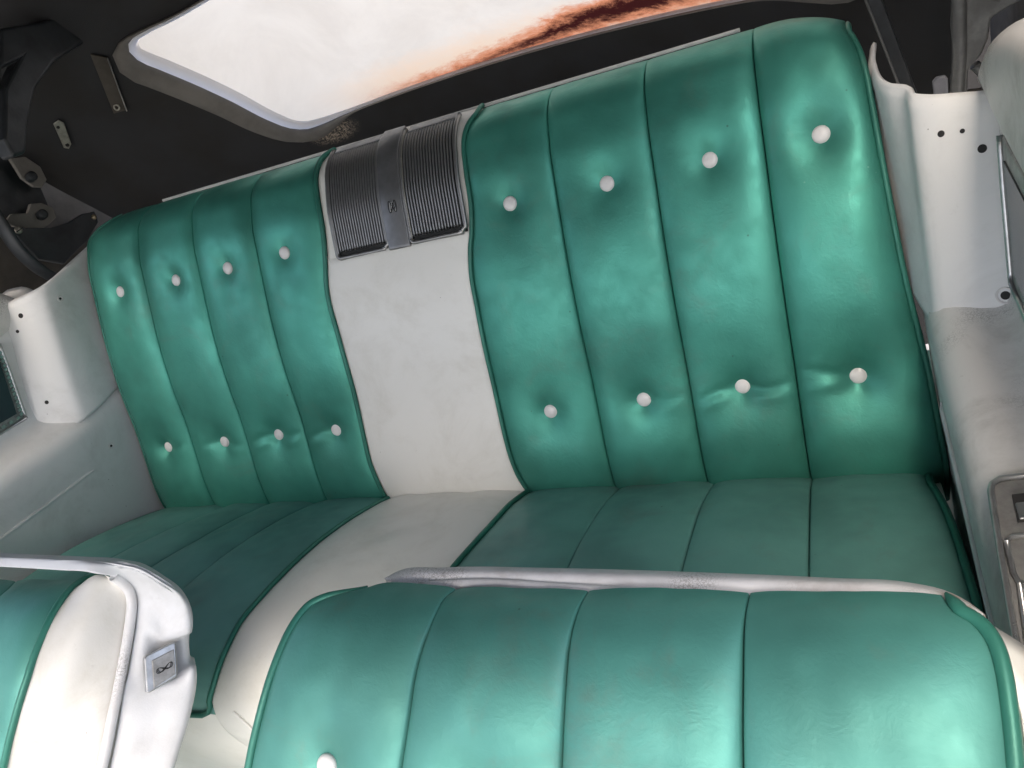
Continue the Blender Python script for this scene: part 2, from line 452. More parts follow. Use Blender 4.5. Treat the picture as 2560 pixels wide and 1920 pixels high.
# white middle of the backrest, dropping to a sewn tuck under the speaker grille
tg = BACK.hit(850, 540)[1]
channel('centre_panel', BACK, tg - .012, TB1, L_in, R_in, .010, [], back, WHITE, 90, 30, 21, .0010, (.012, 0), .004, 4.0)
channel('grille_bed', BACK, TB0, tg + .002, L_in, R_in, .004, [], back, WHITE, 40, 24, 22, .0006, (0, 0), .003, 5.0)
run_piping('piping', BACK, TB0 + .004, TB1, L_in, .0045, .0034, PIPE_G, back, 120)
run_piping('piping', BACK, TB0 + .004, TB1, R_in, .0045, .0034, PIPE_G, back, 120)
run_piping('piping', BACK, TB0 + .01, TB1, LE, .002, .0030, PIPE_G, back, 120, (), 8)
run_piping('piping', BACK, TB0 + .015, TB1, lambda t: RE(t) + .002, lambda t: -.001 - .020 * (1 - smooth(0, .10, t - TB0)), .0038, PIPE_G, back, 120, (), 8)
V, F = tube([BACK.xyz(lerp(-.50, .50, i / 40), .016, .0035) for i in range(41)], .0024, 10)
tag(obj('trim_bead', V, F, plain('white_bead', (.78, .77, .74), .35, 0, .1, 40, .1), back), 'thin white bead along the top edge of the backrest')

# speaker grille
gx0, gx1, gc0, gc1 = BACK.hit(735, 545)[0], BACK.hit(1012, 492)[0], BACK.hit(846, 520)[0], BACK.hit(892, 512)[0]
gt0, gt1 = BACK.hit(860, 300)[1] - .004, BACK.hit(850, 535)[1]
def ribbon(x0, x1, ta, tb, o0, o1, n=36):
    V, F = [], []
    for i in range(n):
        t = lerp(ta, tb, i / (n - 1))
        for x, o_ in ((x0, o0), (x0, o1), (x1, o1), (x1, o0)): V.append(BACK.xyz(x, t, o_))
    F = gridfaces(n, 4, True); F += [(0, 1, 2, 3), tuple(reversed(range((n-1)*4, n*4)))]
    return V, F
V, F = ribbon(gx0, gx1, gt0, gt1, .003, .0065)
gr = obj('speaker_grille', V, F, GRILLE_BACK, seat, sm=False)
tag(gr, 'dark ribbed speaker grille set into the top of the white middle')
sl = None; pitch = .0046
for (a, b) in ((gx0 + .006, gc0 - .002), (gc1 + .006, gx1 - .004)):
    n_ = int(round((b - a) / pitch))
    for i in range(n_):
        x = lerp(a, b, (i + .5) / n_)
        if sl is None:
            path = [BACK.xyz(x, lerp(gt0 + .012, gt1 - .008, j / 40), .0085) for j in range(41)]
            V, F = tube(path, .0015, 6, flat=1.5, up=(1, 0, 0)); sl = obj('slat', V, F, SLAT, gr); slx = x
        else:
            o = inst(sl, 'slat', wloc(gr) + Vector((x - slx, 0, 0)), gr)
def rim(x0, x1, ta, tb, off, r_, mat, nm='bezel'):
    ring = []
    c = .006
    for i in range(26): ring.append(BACK.xyz(x0, lerp(ta, tb - c, i / 25), off))
    for a in (.3, .6, .85): ring.append(BACK.xyz(x0 + c * (1 - math.cos(a * 1.57)), tb - c + c * math.sin(a * 1.57), off))
    for i in range(10): ring.append(BACK.xyz(lerp(x0 + c, x1 - c, i / 9), tb, off))
    for a in (.15, .4, .7): ring.append(BACK.xyz(x1 - c * math.cos(a * 1.57) + 0 * c, tb - c * math.sin(a * 1.57), off))
    for i in range(26): ring.append(BACK.xyz(x1, lerp(tb - c, ta, i / 25), off))
    V, F = tube(ring, r_, 8); return obj(nm, V, F, mat, gr)
rim(gx0, gc0 - .001, gt0, gt1, .0075, .0034, SLAT)
rim(gc1 + .001, gx1, gt0, gt1, .0075, .0034, SLAT)
for x, m_ in ((gx0 + .0042, SLAT), (gc1 + .0046, PALE_METAL), (gc1 + .0018, SLAT)):
    path = [BACK.xyz(x, lerp(gt0 + .002, gt1 - .004, j / 40), .0098) for j in range(41)]
    V, F = tube(path, .0012, 6); obj('edge_line', V, F, m_, gr)
V, F = ribbon(gc0, gc1, gt0 - .006, gt1 + .004, .004, .0125)
o = obj('centre_strip', V, F, STRIP, gr, bevel=.0018); tag(o, 'smooth grey strip dividing the grille with a worn emblem')
V, F = ribbon(gx0 + .006, gc0 - .004, gt0 - .004, gt0 + .010, .005, .0095, 6); obj('top_bar', V, F, STRIP, gr, bevel=.001)
V, F = ribbon(gc1 + .008, gx1 - .002, gt0 - .004, gt0 + .010, .005, .0095, 6); obj('top_bar', V, F, STRIP, gr, bevel=.001)
ex, et = BACK.hit(858, 447)
random.seed(5)
for k in range(3):
    pts = []
    for i in range(30):
        a = i / 29 * 2 * math.pi
        pts.append(BACK.xyz(ex + .0065 * math.sin(a + k * .9) * (1 - .25 * k), et + .008 * math.sin(2 * a + k) * (1 - .2 * k), .0129))
    V, F = tube(pts, .00055, 5); obj('emblem', V, F, CHROME if k == 1 else GRILLE_BACK, gr)

# ---- cushion
CUSH = Profile(rot4([(-.10, .365), (-.125, .390), (-.15, .412), (-.206, .444), (-.266, .472), (-.332, .498), (-.391, .515), (-.438, .525), (-.488, .531), (-.510, .529),
                     (-.535, .522), (-.555, .508), (-.569, .487), (-.575, .462), (-.574, .435), (-.568, .40)]))
CT0, CT1 = .0, CUSH.len
tfr = CUSH.hit(490, 1525)
TCF = tfr[1] if tfr else CUSH.len - .05
cl_in = CUSH.trace([(851, 1073), (796, 1102), (740, 1137), (677, 1185), (618, 1240), (570, 1291), (518, 1355), (504, 1382), (482, 1431), (467, 1478), (457, 1511)])
cr_in = CUSH.trace([(1144, 1062), (1104, 1093), (1064, 1137), (1025, 1180), (980, 1232)])
z6 = lambda l: [((x / 2.011 + 1300) / SC, (y / 2.011 + 850) / SC) for x, y in l]
q1 = CUSH.trace(z6([(540, 725), (430, 820), (360, 920), (290, 1040), (235, 1155)]))
q2 = CUSH.trace(z6([(965, 740), (905, 850), (860, 990), (812, 1165)]))
q3 = CUSH.trace(z6([(1460, 740), (1455, 900), (1452, 1050), (1450, 1200)]))
q4 = CUSH.trace([(2005, 1045), (2035, 1095), (2060, 1160), (2085, 1240), (2108, 1320)])
V, F = [], []
nb = 50
for i in range(nb):
    t = lerp(0, CUSH.len, i / (nb - 1)); q = CUSH.at(t); n_ = CUSH.nrm(t)
    for x, o1 in ((-.672, -.12), (-.668, -.008), (-.655, -.012), (.640, -.012), (.660, -.010), (.668, -.12)):
        V.append(Vector((x, q[0] + n_[0] * o1, q[1] + n_[1] * o1)))
cush = obj('seat_cushion', V, gridfaces(nb, 6), WHITE, seat, sm=False)
tag(cush, 'seat cushion with dull green channels and white middle')
k1 = CUSH.trace([(470, 1105), (303, 1175), (225, 1216)]); k2 = CUSH.trace([(590, 1090), (417, 1175), (320, 1232)]); k3 = CUSH.trace([(691, 1077), (522, 1175), (394, 1275)])
def ext(fn, t_end, slope=0.0):
    return lambda t: fn(t)
CL = [const(-.664), k1, k2, k3, cl_in]; CR = [cr_in, q1, q2, q3, q4]
for i in range(4):
    channel('channel_panel', CUSH, CT0, TCF + .014, CL[i], CL[i+1], .008, [], cush, GREEN_C, 90, 30, 31 + i, .0016, (0, .03), .005, 2.8)
for i in range(4):
    channel('channel_panel', CUSH, CT0, TCF, CR[i], CR[i+1], .008, [], cush, GREEN_C, 90, 30, 36 + i, .0016, (0, .03), .005, 2.8)
channel('centre_panel', CUSH, CT0, CT1, cl_in, cr_in, .010, [], cush, WHITE, 90, 36, 41, .0016, (0, 0), .004, 3.6)
endL = [CUSH.xyz(cl_in(TCF) - .006, TCF + .008, .004), CUSH.xyz(cl_in(TCF) - .018, TCF + .013, .004), CUSH.xyz(cl_in(TCF) - .05, TCF + .015, .004), CUSH.xyz(-.64, TCF + .015, .004)]
run_piping('piping', CUSH, CT0, TCF, cl_in, .0040, .0034, PIPE_G, cush, 90, endL)
run_piping('piping', CUSH, CT0, TCF, cr_in, .0040, .0034, PIPE_G, cush, 90)
run_piping('piping', CUSH, CT0, TCF, lambda t: q4(t) + .002, .001, .0040, PIPE_G, cush, 90)
# apron below the cushion edge
ap = CUSH.at(CT1); rows = []
apz = lambda y, z: rot4([(y, z)])[0]
rowA = [Vector((x, *apz(-.566, .475))) for x in (-.67, -.4, -.16, .1, .4, .66)]
rowB = [Vector((x, *apz(-.572, .40))) for x in (-.67, -.4, -.16, .1, .4, .66)]
rowC = [Vector((x, *apz(-.545, .26))) for x in (-.67, -.4, -.16, .1, .4, .66)]
rowD = [Vector((x, *apz(-.500, .10))) for x in (-.67, -.4, -.16, .1, .4, .66)]
V, F = loft([rowA, rowB, rowC, rowD], 30, 50); ap_o = obj('apron', V, F, WHITE, cush, solid=.006)
# ================================================================== FRONT SEATS
FP = [(-.520, .650), (-.530, .690), (-.545, .718), (-.563, .737), (-.585, .748), (-.610, .750), (-.640, .742), (-.670, .727), (-.700, .705), (-.735, .670), (-.77, .62), (-.80, .55), (-.82, .45)]
FRONT = Profile(FP)
nseat = thing('front_seat', (.4, -.68, .2), 'green front seat backrest in the foreground with cracked white bead along its top', 'seat', 'front seats')
tfb = lambda v: v
pipx = [(750, 1263), (716, 1273), (689, 1298), (661, 1338), (635, 1391), (618, 1440), (603, 1496), (587, 1560), (570, 1630), (560, 1680)]
zz5 = lambda l: [((x / 2.1825 + 600) / SC, (y / 2.1825 + 1160) / SC) for x, y in l]
npip = FRONT.trace(zz5([(480, 690), (400, 760), (330, 840), (260, 960), (210, 1080), (160, 1230), (120, 1380), (80, 1550), (60, 1655), (10, 1900)]))
ns1 = FRONT.trace(zz5([(1180, 685), (1120, 730), (1070, 820), (1030, 920), (990, 1040), (960, 1160), (930, 1350), (905, 1500), (880, 1655), (850, 1900)]))
ns2 = FRONT.trace([(1262, 1292), (1245, 1330), (1230, 1400), (1222, 1500), (1216, 1600), (1213, 1659), (1208, 1760)])
ns3 = FRONT.trace([(1615, 1298), (1608, 1340), (1605, 1450), (1604, 1600), (1605, 1659), (1608, 1760)])
nrt = FRONT.trace([(2085, 1325), (2112, 1345), (2140, 1390), (2158, 1450), (2170, 1530), (2178, 1600), (2183, 1659), (2190, 1760)])
NT0 = FRONT.hit(1262, 1292)[1] - .010; NT1 = FRONT.len
bx, bt = FRONT.hit(703, 1655)
npip_, nrt_ = npip, nrt
npip = lambda t: npip_(t) + .040 * (1 - smooth(NT0 - .002, NT0 + .032, t)) ** 1.6
nrt = lambda t: nrt_(t) - .010 * (1 - smooth(NT0 - .004, NT0 + .05, t)) ** 2
NE = [npip, ns1, ns2, ns3, nrt]
near = obj('backrest', [FRONT.xyz(x, lerp(.02, NT1, i / 39), -.014) for i in range(40) for x in (npip(lerp(.02, NT1, i / 39)) + .004, nrt(lerp(.02, NT1, i / 39)) - .004)], gridfaces(40, 2), WHITE, nseat, solid=.09)
for i in range(4):
    bts = []
    tb = bt + [0, .012, .022, .03][i]
    mid = (NE[i](tb) + NE[i+1](tb)) / 2
    xb = bx if i == 0 else mid
    bts = [(tb, xb, .018, .028)]
    channel('channel_panel', FRONT, NT0, NT1, NE[i], NE[i+1], .012, bts, near, GREEN_F, 120, 40, 51 + i, .0012, (.075, 0), .006, 3.0, (), 0, .40 if i == 0 else .22)
    n_ = FRONT.nrm(tb); V, F = button_mesh(.0088)
    V = place(V, FRONT.xyz(xb, tb, -.002), normal_quat((0, n_[0], n_[1]))); obj('button', V, F, BUTTON, near)
run_piping('piping', FRONT, NT0 - .001, NT1, lambda t: npip(t) - .001, .0015, .0036, PIPE_G, near, 240, (), 12)
run_piping('piping', FRONT, NT0 - .001, NT1, lambda t: nrt(t) + .002, lambda t: .0012, .0046, PIPE_G, near, 240, (), 10)
# cracked bead roll behind the top edge
def zrow(pts, z): return [P(a, b, z=z) for a, b in pts]
topA = zrow([(835, 1258), (860, 1244), (960, 1236), (1200, 1238), (1500, 1248), (1800, 1262), (1960, 1272), (2040, 1290), (2090, 1316), (2118, 1338)], .722)
topB = zrow([(850, 1262), (880, 1252), (980, 1246), (1200, 1251), (1500, 1265), (1800, 1281), (1950, 1293), (2030, 1308), (2080, 1326), (2116, 1343)], .733)
topC = zrow([(900, 1268), (930, 1264), (1010, 1258), (1200, 1267), (1500, 1283), (1800, 1300), (1945, 1311), (2020, 1322), (2070, 1335), (2114, 1350)], .729)
topD = zrow([(920, 1272), (950, 1269), (1040, 1265), (1210, 1275), (1500, 1291), (1800, 1308), (1940, 1318), (2010, 1329), (2062, 1341), (2110, 1356)], .735)
topE = zrow([(930, 1282), (960, 1280), (1050, 1279), (1210, 1290), (1500, 1305), (1800, 1322), (1935, 1332), (2004, 1341), (2056, 1352), (2105, 1366)], .728)
topZ = [p + Vector((0, .012, -.05)) for p in topA]
V, F = loft([topZ, topA, topB, topC, topD, topE], 44, 90)
mB = vinyl_white('rust_stained_bead', (.72, .725, .73), (.40, .37, .35), .6, .5, .7, 300, .5)
ntb = mB.node_tree; bb = ntb.nodes['Principled BSDF']; cb = coords(ntb); rp = P(2082, 1318, z=.728)
vb = ntb.nodes.new('ShaderNodeVectorMath'); vb.operation = 'DISTANCE'; ntb.links.new(cb, vb.inputs[0]); vb.inputs[1].default_value = rp
rust = mth(ntb, 'MULTIPLY', ramp(ntb, vb.outputs['Value'], .006, .024, 1, 0), ramp(ntb, noise_out(ntb, cb, 90, 4, .7), .35, .6))
prev = bb.inputs['Base Color'].links[0].from_socket
ntb.links.new(mixc(ntb, rust, prev, (.26, .14, .06)), bb.inputs['Base Color'])
o = obj('trim_bead', V, F, mB, near, solid=.004); tag(o, 'cracked off-white vinyl roll with a rust stain at its right end')
shellrow0 = [p + Vector((0, .010, -.02)) for p in topA]; shellrow1 = [p + Vector((0, .0, -.2)) for p in topA]; shellrow2 = [p + Vector((0, -.12, -.42)) for p in topA]
V, F = loft([shellrow0, shellrow1, shellrow2], 16, 30); obj('back_shell', V, F, WHITE_SHELL, near, solid=.004)
# white boxing seen beyond the right piping
ra = [FRONT.xyz(nrt(t) + .006, t, -.002) for t in [lerp(NT0 + .02, NT1, i / 8) for i in range(9)]]
rb = [p + Vector((.030, -.004, -.035)) for p in ra]; rc = [p + Vector((.036, 0, -.12)) for p in ra]
V, F = loft([ra, rb, rc], 14, 30); obj('side_boxing', V, F, WHITE, near, solid=.003)

# left front seat
lseat = thing('front_seat', (-.35, -.68, .2), 'front seat at left with white side boxing, white back shell and metal latch plate', 'seat', 'front seats')
zl = lambda l: [((x / 2.9625) / SC, (y / 2.9625 + 1360) / SC) for x, y in l]
lpip = FRONT.trace(zl([(770, 232), (720, 235), (600, 290), (500, 380), (400, 530), (330, 680), (270, 830), (220, 990), (160, 1180), (100, 1400), (40, 1655), (-20, 1900)]))
ls1 = FRONT.trace(zl([(240, 212), (150, 260), (70, 330), (0, 395), (-80, 520), (-150, 660)]))
LT0 = NT0 - .006
lnear = obj('backrest', [FRONT.xyz(x, lerp(.02, NT1, i / 39), -.014) for i in range(40) for x in (-.66, lpip(lerp(.02, NT1, i / 39)) - .006)], gridfaces(40, 2), WHITE, lseat, solid=.09)
for i, (a, b) in enumerate(((lambda t: ls1(t) - .125, ls1), (ls1, lpip), (lambda t: ls1(t) - .25, lambda t: ls1(t) - .125), (lambda t: ls1(t) - .37, lambda t: ls1(t) - .25))):
    tb = bt - .02; xm = (a(tb) + b(tb)) / 2
    n_ = FRONT.nrm(bt); xb = (a(bt) + b(bt)) / 2; V, F = button_mesh(.0088)
    obj('button', place(V, FRONT.xyz(xb, bt, -.002), normal_quat((0, n_[0], n_[1]))), F, BUTTON, lnear)
    channel('channel_panel', FRONT, LT0, NT1, a, b, .012, [(bt, xb, .018, .026)], lnear, GREEN_F, 110, 36, 61 + i, .0010, (.07, 0), .006, 2.7, (), 0, .3)
run_piping('piping', FRONT, LT0 - .03, NT1, lambda t: lpip(t) + .001, .003, .0036, PIPE_G, lnear, 110)
gA = [FRONT.xyz(lpip(t) + .003, t, .001) for t in [lerp(LT0 - .028, NT1 - .02, i / 11) for i in range(12)]]
inner = zl([(800, 240), (880, 320), (920, 400), (940, 480), (930, 580), (910, 690), (880, 850), (845, 1040), (800, 1240), (770, 1430), (735, 1655), (690, 1950)])
gC = [P(a, b, x=-.115) for a, b in inner]
gC = cr(gC, 12); gA = cr(gA, 12)
gB = [a.lerp(c, .55) + Vector((.010, .004, .014)) for a, c in zip(gA, gC)]
gB[0] = gA[0].lerp(gC[0], .5)
gD = [c + Vector((.004, .004, -.02)) for c in gC]
V, F = loft([gA, gB, gC, gD], 24, 60); o = obj('side_boxing', V, F, WHITE_BOX, lnear); tag(o, 'cream side boxing between green piping and white bead')
beadp = [P(a, b, x=-.108) for a, b in zl([(840, 238), (905, 285), (955, 345), (975, 430), (968, 540), (945, 700), (912, 880), (870, 1100), (830, 1290), (795, 1470), (755, 1655), (705, 1950)])]
V, F = tube(cr(beadp, 70), .0052, 10); obj('bead', V, F, BEAD_W, lnear)
# moulded back shell of the left seat: rows run along the edge from far left over the corner and down the side
def shellrow(tops, xs, side):
    sd_ = [P(a, b, x=xx) for (a, b), xx in zip(zl(side), xs)]
    return [P(a, b, z=sd_[0].z) for a, b in tops] + sd_
LV = 16
s0 = shellrow([(-430, 1192), (0, 1224), (120, 1231)], [-.106] * LV, [(740, 222), (900, 262), (985, 330), (1015, 430), (1010, 540), (1000, 640), (990, 700), (985, 730), (975, 800), (960, 900), (945, 980), (935, 1010), (900, 1200), (860, 1440), (815, 1655), (760, 1950)])
s1 = shellrow([(-430, 1184), (0, 1216), (120, 1221)], [-.098] * LV, [(740, 195), (940, 232), (1040, 310), (1068, 430), (1064, 540), (1056, 660), (1050, 745), (1048, 775), (1040, 850), (1034, 960), (1030, 1060), (1020, 1085), (975, 1220), (930, 1450), (890, 1655), (840, 1950)])
s2 = shellrow([(-430, 1178), (0, 1210), (120, 1214)], [-.080] * 6 + [-.080, -.090, -.091, -.091, -.090, -.081, -.080, -.080, -.080, -.080], [(760, 158), (980, 186), (1120, 270), (1205, 400), (1225, 540), (1232, 650), (1230, 712), (1225, 735), (1224, 810), (1226, 900), (1228, 985), (1224, 1010), (1190, 1140), (1130, 1440), (1065, 1655), (1010, 1950)])
s3 = shellrow([(-430, 1176), (0, 1208), (120, 1211)], [-.060] * 6 + [-.061, -.073, -.074, -.074, -.073, -.061, -.060, -.060, -.060, -.060], [(780, 146), (1010, 172), (1180, 275), (1320, 385), (1382, 500), (1392, 620), (1386, 660), (1362, 692), (1362, 750), (1366, 830), (1376, 888), (1414, 912), (1418, 1060), (1370, 1300), (1262, 1655), (1190, 1950)])
for k_ in range(5):
    w_ = 1 if k_ < 4 else .45
    for row, dv in ((s1, (.0, .005, .003)), (s2, (.0, .012, .002)), (s3, (.004, .018, -.008))): row[k_] = row[k_].lerp(s0[k_] + Vector(dv), w_)
s4 = [p + Vector((-.03, .022, -.022)) for p in s3]
V, F = loft([s0, s1, s2, s3, s4], 56, 150); o = obj('back_shell', V, F, WHITE_SHELL, lnear, solid=.004); tag(o, 'smooth white moulded seat shell')
shell = o
# step block around the latch
def hull_plate(px, xpl, thick, mat, name, parent, bev=.002):
    pts = [P(a, b, x=xpl) for a, b in px]
    V, F = prism(pts, Vector((-thick, 0, 0))); return obj(name, V, F, mat, parent, sm=False, bevel=bev)
cap = zl([(1035, 480), (1060, 330), (1150, 270), (1330, 375), (1385, 470), (1392, 640), (1360, 690), (1120, 770), (1030, 800)])
lw = zl([(1040, 1125), (1340, 985), (1400, 900), (1420, 930), (1415, 1140), (1370, 1320), (1060, 1420)])
# latch plate
lq = zl([(1068, 850), (1085, 825), (1280, 728), (1303, 735), (1316, 970), (1305, 985), (1105, 1105), (1083, 1100)])
nrmv = Vector((.80, -.25, .52)).normalized()
c3 = P(*zl([(1195, 915)])[0], x=-.074)
def onpl(p, off=0.0):
    d = ray(*p); k = (c3 + nrmv * off - CAM).dot(nrmv) / d.dot(nrmv); return CAM + d * k
V, F = prism([onpl(p, .004) for p in lq], -nrmv * .02); lp_o = obj('latch_plate', V, F, CHROME, lnear, sm=False, bevel=.0016)
tag(lp_o, 'square chrome latch plate engraved with a looping scroll')
iq = zl([(1125, 862), (1290, 778), (1300, 965), (1140, 1068)])
V, F = prism([onpl(p, .0062) for p in iq], -nrmv * .004); obj('plate_face', V, F, PEWTER, lp_o, sm=False, bevel=.0008)
e0, e1, e2 = onpl(zl([(1220, 916)])[0], .0066), onpl(zl([(1272, 888)])[0], .0066), onpl(zl([(1228, 955)])[0], .0066)
u_, v_ = (e1 - e0) * 1.15, (e2 - e0) * .62
for k, ph in enumerate((0, .3, .6)):
    pts = [e0 + u_ * (math.sin(a) * (1 - .12 * k)) + v_ * (math.sin(2 * a + ph) * .75) for a in [i / 40 * 2 * math.pi for i in range(41)]]
    V, F = tube(pts, .00028, 5); obj('scroll', V, F, GRILLE_BACK, lp_o)
shoulder = zl([(1060, 800), (1300, 690), (1392, 642), (1362, 690), (1372, 880), (1425, 915), (1410, 960), (1316, 985), (1316, 740), (1295, 722), (1068, 838)])

# ================================================================== QUARTER TRIM (both sides)
def quarter(sx, label, extra):
    root = thing('quarter_trim', (sx * .70, -.2, .3), label, 'trim panel', 'rear side trim')
    m = lambda x, y, z: Vector((sx * x, y, z))
    rows = []
    for z in (.872, .866, .85, .81, .76, .71, .675, .655):
        f = (.868 - z) / .20; zr = z + extra['dz']
        yc = -.072 - .100 * f - .012 * f * (1 - f)
        dx = .012 * smooth(.0, 1, f)
        edge = .004 if z > .87 else 0
        rows.append([m(.668 + edge + extra['in'], extra['yb'], zr + .004), m(.664 + edge + extra['in'], .045, zr + .002), m(.661 + edge + extra['in'] * .5, -.02 - .03 * f, zr), m(.660 + dx*.2 + edge, yc + .035, zr),
                     m(.665 + dx*.4 + edge, yc + .010, zr), m(.680 + dx*.4, yc - .004 + edge, zr + .0015*f), m(.705 + dx*.3, yc - .016 + edge, zr + .010 * f),
                     m(.728 + dx*.3, yc - .024 + edge, zr + .022 * f), m(.745 + dx*.2, yc - .020 + edge, zr + .03 * f)])
    V, F = loft(rows, 46, 60)
    if sx > 0: F = [tuple(reversed(q)) for q in F]
    pod = obj('pod', V, F, WHITE_SIDE, root, solid=.004, off=-1); tag(pod, 'upright white pod beside the backrest')
    # wall, armrest ledge and lower panel as one moulding, stations running forward
    secs = [(.800, .87), (.775, .87), (.752, .868), (.738, .86), (.733, .83), (.731, .76), (.729, .705), (.724, .684 - extra['flat']), (.708, .672 - extra['flat'] * .6), (.690, .664 - extra['flat'] * .2), (.674, .655), (.664, .641), (.661, .618),
            (.664, .56), (.668, .50), (.672, .42), (.674, .30), (.674, .10)]
    st = []
    for y in (-.03, -.075, -.12, -.20, -.30, -.42, -.56, -.75, -1.0):
        d = max(0, -.17 - y)
        dz = extra['rise'] * d; fl = extra['flare'] * d
        row = []
        for k, (x, z) in enumerate(secs):
            w = smooth(.30, .62, z)
            padz = 0
            row.append(m(x + fl, y, z + dz * w))
        st.append(row)
    V, F = loft(st, 70, 80)
    if sx < 0: F = [tuple(reversed(q)) for q in F]
    arm = obj('armrest_panel', V, F, WHITE_ARM if sx > 0 else WHITE_SIDE, root, solid=.004)
    # padded sill roll above the wall
    prow = []
    for y, zt, w in ((-.070, .862, .012), (-.078, .880, .03), (-.10, .898, .045), (-.14, .915, .055), (-.20, .938, .06), (-.29, .962, .065), (-.42, .985, .07), (-.60, 1.00, .07)):
        d = max(0, -.17 - y); f_x = extra['flare'] * d
        zb = .842 + extra['rise'] * d
        prow.append([m(.742 + f_x, y, zb - .012), m(.728 + f_x, y, zb), m(.724 + f_x, y, lerp(zb, zt, .45)), m(.730 + f_x, y, zt - .008), m(.745 + f_x, y, zt + .002), m(.745 + w * .6 + f_x, y, zt), m(.745 + w + f_x, y, zt - .03), m(.745 + w + f_x, y, zb - .02)])
    V, F = loft(prow, 44, 40); pd = obj('sill_pad', V, F, WHITE_ARM, root, solid=.003); tag(pd, 'grubby padded roll above the side wall')
    # raised crease bead on the lower wall
    cpts = []
    for y in (-.215, -.225, -.24, -.30, -.42, -.6):
        d = max(0, -.17 - y)
        cpts.append(m(.6625 + extra['flare'] * d, y, .572 + extra['rise'] * d * .9))
    V, F = tube(cr(cpts, 30), [.001] + [.0032] * 29, 8); obj('crease', V, F, WHITE_SIDE, root)
    # glossy inset with beaded bright frame
    A = [(-.150, .828), (-.205, .706), (-.60, .706 + .39 * extra['rise']), (-.60, .828 + .43 * extra['rise'])]
    def q(p, dx): 
        d = max(0, -.17 - p[0]); return m(.729 + extra['flare'] * d - dx, p[0], p[1])
    V, F = prism([q(p, .002) for p in A], Vector((sx * .012, 0, 0))); fr = obj('inset_frame', V, F, PEWTER, root, sm=False, bevel=.002)
    B = [(-.168, .812), (-.211, .722), (-.59, .722 + .39 * extra['rise']), (-.59, .812 + .43 * extra['rise'])]
    V, F = prism([q(p, .0032) for p in B], Vector((sx * .008, 0, 0))); obj('inset_panel', V, F, DARK_GLOSS, fr, sm=False)
    for (p0, p1) in ((A[0], A[1]), (A[1], A[2])):
        path = [q((lerp(p0[0], p1[0], i / 12), lerp(p0[1], p1[1], i / 12)), .003) for i in range(13)]
        V, F = tube(path, .0028, 8); obj('frame_edge', V, F, CHROME, fr)
    if not extra['bead']: return root, pod, arm
    n_ = 16
    V, F = [], []
    for i in range(n_):
        u = (i + .5) / n_ * .55
        for (p0, p1) in (((-.2085, .7145), (-.60, .7145 + .39 * extra['rise'])), ((-.160, .820), (-.2080, .714))):
            c = q((lerp(p0[0], p1[0], u if p0[0] < -.2 else u / .55), lerp(p0[1], p1[1], u if p0[0] < -.2 else u / .55)), .0045)
            b_V, b_F = box(c.x - .0012, c.x + .0012, c.y - .003, c.y + .003, c.z - .0022, c.z + .0022)
            F += [tuple(a + len(V) for a in f) for f in b_F]; V += b_V
    tag(obj('beading', V, F, CHROME, fr, sm=False), kind='stuff')
    return root, pod, arm
qL, podL, armL = quarter(-1, 'white moulded side trim left of the rear seat with screw holes', dict(rise=.20, flare=.10, flat=.0, dz=.0, yb=.16, bead=True, **{'in': 0}))
qR, podR, armR = quarter(1, 'white side trim right of the rear seat with grey metal switch plate in its armrest', dict(rise=.04, flare=.02, flat=.014, dz=-.026, yb=.10, bead=False, **{'in': -.030}))

def raycast_on(o, px, py):
    """where the sight line meets an already built shell (evaluated without modifiers)"""
    from mathutils.bvhtree import BVHTree
    me = o.data; base = wloc(o)
    bv = BVHTree.FromPolygons([v.co + base for v in me.vertices], [tuple(p.vertices) for p in me.polygons])
    d = ray(px, py).normalized(); h = bv.ray_cast(CAM, d)
    if h[0] is None: return None
    n = h[1] if h[1].dot(d) < 0 else -h[1]
    return h[0], n
def hole(o, px, py, r_, ring=0.0, mat=HOLE):
    h = raycast_on(o, px, py)
    if h is None: print('no hit', o.name, px, py); return
    p, n = h; qd = normal_quat(n)
    V, F = lathe([(r_, -.003), (r_, .0006), (r_ * .9, .0008), (r_ * .2, .0003)], 16)
    s = obj('screw_hole', place(V, p, qd), F, mat, o)
    if ring:
        V, F = tube([qd @ Vector((ring * math.cos(a), ring * math.sin(a), .0005)) + p for a in [i / 20 * 2 * math.pi for i in range(21)]], .0011, 6)
        obj('grommet', V, F, BUTTON, o)
for a in ((45, 682, .0042, 0), (38, 716, .0028, 0), (101, 869, .0034, 0), (130, 645, .0022, .0046)): hole(podL, *a)
for a in ((240, 963, .0022, .0048),): hole(armL, *a)
for a in ((2033, 289, .0032, 0), (2122, 321, .0040, 0), (2172, 638, .0042, .0075), (2079, 283, .0022, 0)): hole(podR, *a)

cpan = [o for o in cush.children if o.name.startswith('centre_panel')][0]
pts = [min([h for h in (raycast_on(ap_o, a, b), raycast_on(cpan, a, b), raycast_on(cush, a, b)) if h], key=lambda h: (h[0] - CAM).length, default=None) for a, b in [(506, 1537), (535, 1562), (560, 1588), (590, 1620), (622, 1655), (660, 1695)]]
pts = [p[0] + p[1] * .0015 for p in pts if p]
if len(pts) > 2:
    V, F = tube(cr(pts, 24), .0018, 8); obj('apron_seam', V, F, WHITE, cush)
